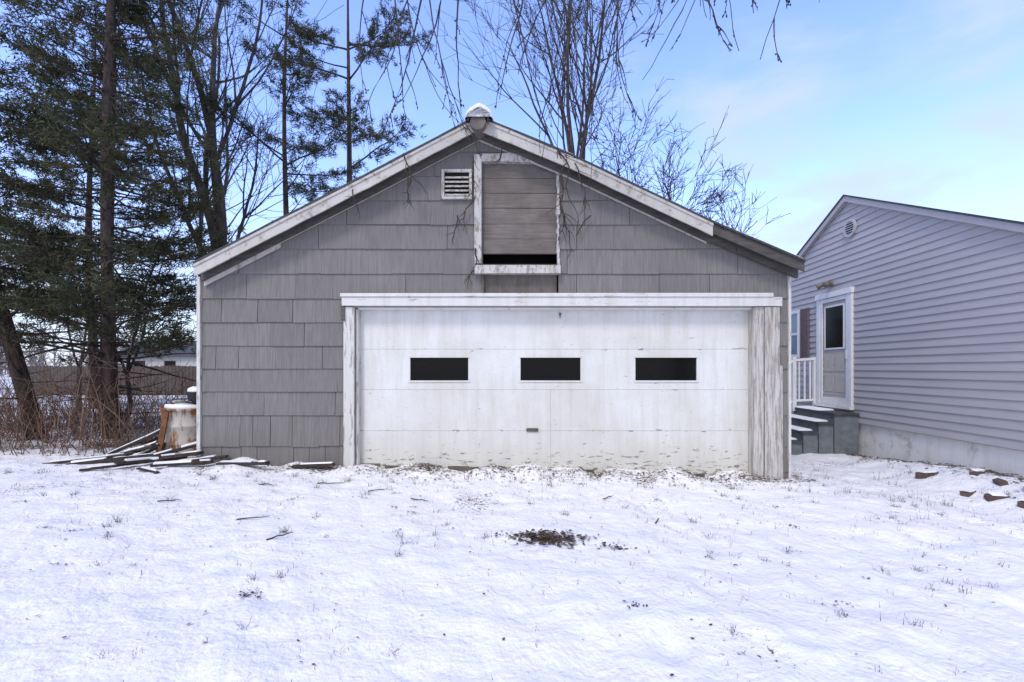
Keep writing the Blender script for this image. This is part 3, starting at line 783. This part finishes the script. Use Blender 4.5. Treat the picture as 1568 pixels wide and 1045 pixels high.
def needles(name,C,Dr,parent,nb=14,ln=(.07,.15),wd=.006,seed=1,mat=None):
    rg=np.random.default_rng(seed); C=np.array(C); Dr=np.array(Dr); n=len(C)
    c=np.repeat(C,nb,0)+rg.normal(0,.035,(n*nb,3)); d=np.repeat(Dr,nb,0)*.9+rg.normal(0,.62,(n*nb,3)); d/=np.linalg.norm(d,axis=1,keepdims=True)
    L=rg.uniform(ln[0],ln[1],(n*nb,1)); s=np.cross(d,rg.normal(0,1,(n*nb,3))); s/=np.linalg.norm(s,axis=1,keepdims=True)
    w_=wd*rg.uniform(.7,1.3,(n*nb,1))
    V_=np.stack([c-s*w_,c+s*w_,c+d*L],1)
    var=np.repeat(rg.uniform(0,1,n),nb)*.7+rg.uniform(0,.3,n*nb)
    tri_mesh(name,V_,mat or M_need,parent,var)
def conifer(name,base,height,r,zlo,reach,seed,dens_=1.0,lean=(0,0),rise=.15,nb=14,wd=.006,ln=(.07,.15),keep=1.0,tipup=.05,twig=.16,shape=0.6):
    rng=random.Random(seed); E=empty(name,base); T=MB(); C=[];Dd=[]
    n=14; tp=[]
    for i in range(n+1):
        t=i/n; tp.append(Vector((lean[0]*t+.06*math.sin(t*7+seed),lean[1]*t+.06*math.cos(t*6),height*t-.2*(1-t))))
    T.tube(tp,[max(.012,r*(1-.9*(i/n)))*(1.25 if i==0 else 1) for i in range(n+1)],9)
    def tpos(z):
        f=max(0,min(.9999,z/height))*n; i=int(f); return tp[i].lerp(tp[i+1],f-i)
    z=zlo*.45
    while z<min(height-.15,11.5):
        t=(z-zlo)/(height-zlo)
        for k in range(rng.randint(2,4)):
            if rng.random()>keep: continue
            az=rng.uniform(0,6.283)
            dead = t<0 or (t<.10 and rng.random()<.3)
            R0=reach*((1-max(0,t))**shape)*rng.uniform(.55,1.1)+.15
            if t<0: R0=reach*rng.uniform(.25,.6)
            d=Vector((math.cos(az),math.sin(az),rise+rng.uniform(-.12,.18))).normalized()
            p=tpos(z+rng.uniform(-.1,.1)); L=R0; ns=max(4,int(L/.22)); rb=max(.008,.011*L+.005)
            pts=[p]; rad=[rb]
            for i in range(ns):
                d=(d+rv(rng)*.12+Vector((0,0,-.03+(.09+tipup)*(i/ns)))).normalized(); p=p+d*(L/ns); pts.append(p); rad.append(rb*(1-.8*(i+1)/ns))
                f=(i+1)/ns
                if dead:
                    if rng.random()<.5:
                        q=p+ (d+perp(d,rng)*.9).normalized()*rng.uniform(.1,.4); T.tube([p,q],[.005,.002],3)
                    continue
                if f>.25:
                    for s in (-1,1):
                        for rep in range(1 if rng.random()<.6 else 2):
                            side=d.cross(Vector((0,0,1))).normalized()*s
                            dd=(d*.75+side*rng.uniform(.5,1.0)+Vector((0,0,rng.uniform(-.35,.35)))).normalized()
                            sl=L*.38*(1.15-f*.7)*rng.uniform(.5,1.1)+.08
                            a=p.copy(); m_=max(2,int(sl/twig)); sp=[a]
                            for j in range(m_):
                                dd=(dd+rv(rng)*.2+Vector((0,0,.03))).normalized(); a=a+dd*(sl/m_); sp.append(a)
                                if rng.random()<dens_*(.45+.55*(j+1)/m_):
                                    for u in range(2):
                                        C.append(tuple(a-dd*(u*.05)+rv(rng)*.04)); Dd.append(tuple(dd))
                                if rng.random()<.6*dens_:
                                    d3=(dd+perp(dd,rng)*.9).normalized(); q=a+d3*rng.uniform(.06,.18); C.append(tuple(q)); Dd.append(tuple(d3))
                            T.tube(sp,[.005]*len(sp),3)
            if not dead:
                for u in range(3): C.append(tuple(p-d*u*.05)); Dd.append(tuple(d))
            T.tube(pts,rad,5 if rb>.02 else 4)
        z+=rng.uniform(.16,.32)
    T.make('trunk_and_limbs',[M_pbark],E,True)
    needles('needle_foliage',C,Dd,E,nb,ln,wd,seed)
    return len(C)
cnt=[]
cnt.append(conifer('spruce_tree',(-6.75,7.9,.1),12.5,.11,1.4,1.9,3,.85,(.0,0),.04,nb=9,wd=.009,ln=(.06,.13)))
cnt.append(conifer('spruce_tree',(-8.2,9.5,.1),12.0,.12,1.6,2.1,4,.75,(.2,0),.0,nb=8,wd=.011,ln=(.07,.15)))
cnt.append(conifer('spruce_tree',(-8.0,8.0,.1),10.5,.13,1.9,1.9,5,.8,(-3.2,0),.05,nb=8,wd=.010,ln=(.07,.14),keep=.85))
cnt.append(conifer('white_pine_tree',(-5.9,12.2,0),12.5,.11,5.0,1.8,6,.65,(.1,0),.28,nb=12,wd=.009,ln=(.09,.17),keep=.28,shape=.3))
cnt.append(conifer('white_pine_tree',(-5.0,14.2,0),14.5,.14,6.0,2.8,17,.7,(.1,0),.25,nb=12,wd=.010,ln=(.09,.18),keep=.31,shape=.3))
cnt.append(conifer('white_pine_tree',(-12.5,14.0,0),12.0,.14,2.2,2.4,8,.7,(.0,0),.10,nb=8,wd=.013,ln=(.09,.18),keep=.75))
print('tufts',cnt)

# overhead drooping tree (trunk stands behind the viewpoint)
T=MB(); rng=random.Random(77)
tb=Vector((5.2,-2.2,0))
T.tube([tb+V(0,0,-.2),tb+V(0,0,.4),tb+V(-.1,.2,2.5),tb+V(-.2,.5,5.0)],[.34,.25,.21,.19],12)
fork=tb+V(-.2,.5,5.0)
def limb(pts,r0,r1):
    n=len(pts); out=[]
    P4=[Vector(p) for p in pts]
    for i in range(n-1):
        for k in range(6):
            t=k/6; p0=P4[max(i-1,0)];p1=P4[i];p2=P4[i+1];p3=P4[min(i+2,n-1)]
            out.append(.5*((2*p1)+(p2-p0)*t+(2*p0-5*p1+4*p2-p3)*t*t+(3*p1-p0-3*p2+p3)*t**3))
    out.append(P4[-1]); m=len(out)
    T.tube(out,[r0+(r1-r0)*i/(m-1) for i in range(m)],7)
    return out
L1=limb([fork,(3.8,1.0,6.4),(2.2,3.2,6.5),(.6,4.7,6.2),(-1.5,5.1,5.75)],.12,.025)
L2=limb([fork,(4.6,1.8,6.6),(3.6,3.6,6.8),(2.0,4.9,6.5),(.2,5.3,6.0)],.11,.025)
L3=limb([fork,(5.2,2.0,6.6),(4.8,3.9,6.8),(3.6,5.1,6.5)],.10,.02)
def strand(p,d,L,r,lv=2):
    n=max(5,int(L/.16)); pts=[p.copy()]
    for i in range(n):
        d=(d+rv(rng)*.15+V(0,0,-.12*(1-i/n)+(.07*(i/n) if lv else 0))).normalized(); p=p+d*(L/n); pts.append(p.copy())
        if lv>0 and i>1 and rng.random()<.38:
            dd=(d+perp(d,rng)*rng.uniform(.3,.8)).normalized(); strand(p.copy(),dd,L*rng.uniform(.2,.42)*(1.2-i/n),r*.55,lv-1)
        if lv<=1 and rng.random()<.4:
            q=p+rv(rng)*.014; T.tube([p,q,q+d*.016],[.004,.009,.002],4)
    T.tube(pts,[max(.0034,r*(1-.75*i/n)) for i in range(n+1)],5)
for (Lm,cnt_) in ((L1,26),(L2,24),(L3,8)):
    m=len(Lm)
    for k in range(cnt_):
        i=int(m*(.46+.53*(k+rng.random())/cnt_)); p=Lm[min(i,m-1)]
        if p.x>2.0: ll=rng.uniform(1.0,1.7)
        else: ll=rng.uniform(1.3,2.7)
        strand(p.copy(),Vector((rng.uniform(-.5,.4),rng.uniform(-.15,.4),-.8)).normalized(),ll,rng.uniform(.009,.015))
T.make('weeping_birch_tree',[M_bark],smooth=True)

# brush
T=MB(); rng=random.Random(9)
M_br2,nt,b=mk('brush_stems',.9,.1); c=mx(nt,attr(nt,'var'),(0.06,0.036,0.026),(0.24,0.155,0.11)); setin(nt,b.inputs['Base Color'],c)
for k in range(2600):
    x=rng.uniform(-15,-4.3); y=6.4+abs(rng.gauss(0,3.0))
    if y>15 or (x>-4.8 and y<6.9): continue
    if x>-5.6:
        if rng.random()<.7: continue
    p=Vector((x,y,gh(x,y)-.02)); d=Vector((rng.gauss(0,.32),rng.gauss(0,.3),1)).normalized(); L=rng.uniform(.25,1.15) if rng.random()<.85 else rng.uniform(1.2,2.0); pts=[p.copy()]; v=rng.random()
    for i in range(5):
        d=(d+rv(rng)*.2+V(0,0,-.06*i)).normalized(); p=p+d*L/5; pts.append(p.copy())
        if i>0 and rng.random()<.5:
            q=p+(d+perp(d,rng)*.8).normalized()*rng.uniform(.08,.3); T.tube([p,q],[.0035,.002],3,0,v)
    T.tube(pts,[.006,.005,.005,.004,.003,.002],3,0,v)
T.make('brush_thicket',[M_br2])

w=MB(); M_fen=wood('fence_boards',(.08,.065,.055),(.14,.115,.10),(1,1,1),3)
x=-22
while x<-9: w.box(x,x+.14,21,21.03,-.2,1.45+R.uniform(-.03,.03),0,R.random()); x+=.155
w.make('wood_fence',[M_fen])
DH=empty('distant_house',(-33,46,0)); w=MB(); w.box(-6,6,0,8,-.3,2.6); w.make('walls',[plain('pale_wall',(.42,.41,.40),.8,.05)],DH)
w=MB()
for s,y0_,y1_ in ((0,-.4,4),(1,8.4,4)):
    b=len(w.v); w.v+=[(-6.4,y0_,2.5),(6.4,y0_,2.5),(6.4,y1_,4.3),(-6.4,y1_,4.3)]; w.face([b,b+1,b+2,b+3])
b=len(w.v); w.v+=[(-6,0,2.6),(-6,8,2.6),(-6,4,4.25),(6,0,2.6),(6,8,2.6),(6,4,4.25)]; w.face([b,b+1,b+2],1); w.face([b+3,b+4,b+5],1)
w.make('roof',[M_roof,M_hw],DH)
w=MB()
for x in (-4,-1,2.5): w.box(x,x+1.1,-.02,-.005,.9,2.1)
w.make('windows',[M_glass],DH)
T=MB(); rng=random.Random(4)
for k in range(420):
    x=rng.uniform(-150,150); y=rng.uniform(65,110); h=rng.uniform(4,8); p=V(x,y,-.3)
    T.tube([p,p+V(rng.uniform(-.4,.4),0,h)],[.14,.04],3)
    for i in range(30):
        z=h*rng.uniform(.15,1); a=p+V(0,0,z); q=a+V(rng.gauss(0,1.3),rng.gauss(0,.6),rng.uniform(.3,1.9)); T.tube([a,q],[.07,.03],3)
T.make('distant_trees',[plain('distant_bark',(.16,.145,.14),.9,.2,.2)])

# ------------------------------------------------------------------ sky and sun
SUN_EL,SUN_AZ=50,205
world=bpy.data.worlds.new('World'); scene.world=world; world.use_nodes=True; nt=world.node_tree
bg=nt.nodes['Background']; sky=nt.nodes.new('ShaderNodeTexSky'); sky.sky_type='NISHITA'; sky.sun_disc=False
sky.sun_elevation=math.radians(SUN_EL); sky.sun_rotation=math.radians(SUN_AZ); sky.air_density=1.0; sky.dust_density=0.6; sky.ozone_density=1.5
tc=nt.nodes.new('ShaderNodeTexCoord'); S3=sep(nt,tc.outputs['Generated'])
mp=nt.nodes.new('ShaderNodeMapping'); nt.links.new(tc.outputs['Generated'],mp.inputs[0]); mp.inputs['Scale'].default_value=(1,1,2.6); mp.inputs['Rotation'].default_value=(0,.25,0); mp.inputs['Location'].default_value=(0.3,0.1,0.25)
n1=nz(nt,mp.outputs[0],3.4,5,.58,.3)
back=mr(nt,S3[1],.30,-.5,0,.34,True)           # unseen cloud added behind the camera for neutral fill light
tot=ma(nt,'ADD',n1,back)
for (dx,dy,dz,c0,amp) in ((.412,.789,.455,.988,.27),(.50,.82,.24,.984,.24),(.63,.70,.34,.982,.17),(.70,.60,.42,.988,.12)):   # soft cloud banks
    dt=nt.nodes.new('ShaderNodeVectorMath'); dt.operation='DOT_PRODUCT'; nt.links.new(tc.outputs['Generated'],dt.inputs[0]); dt.inputs[1].default_value=Vector((dx,dy,dz)).normalized()
    tot=ma(nt,'ADD',tot,mr(nt,dt.outputs['Value'],c0,1.0,0,amp,True))
cf=mr(nt,tot,.53,.90,0,.80,True)
hz=mr(nt,S3[2],0.0,.44,.80,0,True)
cf=ma(nt,'MAXIMUM',cf,hz)
gain=mx(nt,1.0,sky.outputs[0],(2.45,2.42,3.15),'MULTIPLY')
warm=mx(nt,mr(nt,S3[1],.2,-.3,0,1),(4.6,5.3,6.3),(5.9,5.75,5.5))
setin(nt,bg.inputs['Color'],mx(nt,cf,gain,warm))
bg.inputs['Strength'].default_value=.15
sl=bpy.data.lights.new('sun','SUN'); sl.energy=1.9; sl.angle=math.radians(14); sl.color=(1,.94,.86)
so=bpy.data.objects.new('sun',sl); scene.collection.objects.link(so)
az=math.radians(SUN_AZ); el=math.radians(SUN_EL)
dirv=Vector((math.sin(az)*math.cos(el),math.cos(az)*math.cos(el),math.sin(el)))
so.rotation_euler=dirv.to_track_quat('Z','Y').to_euler(); so.location=dirv*30
cam=bpy.data.cameras.new('camera'); co_=bpy.data.objects.new('camera',cam); scene.collection.objects.link(co_)
co_.location=(0,0,CAMZ); co_.rotation_euler=(math.radians(90),0,0); cam.lens=36*720/1568; cam.sensor_width=36; cam.shift_y=(565-522.5)/1568
cam.clip_end=2000; cam.clip_start=.05
scene.camera=co_
scene.view_settings.view_transform='Standard'; scene.view_settings.look='None'; scene.view_settings.exposure=0
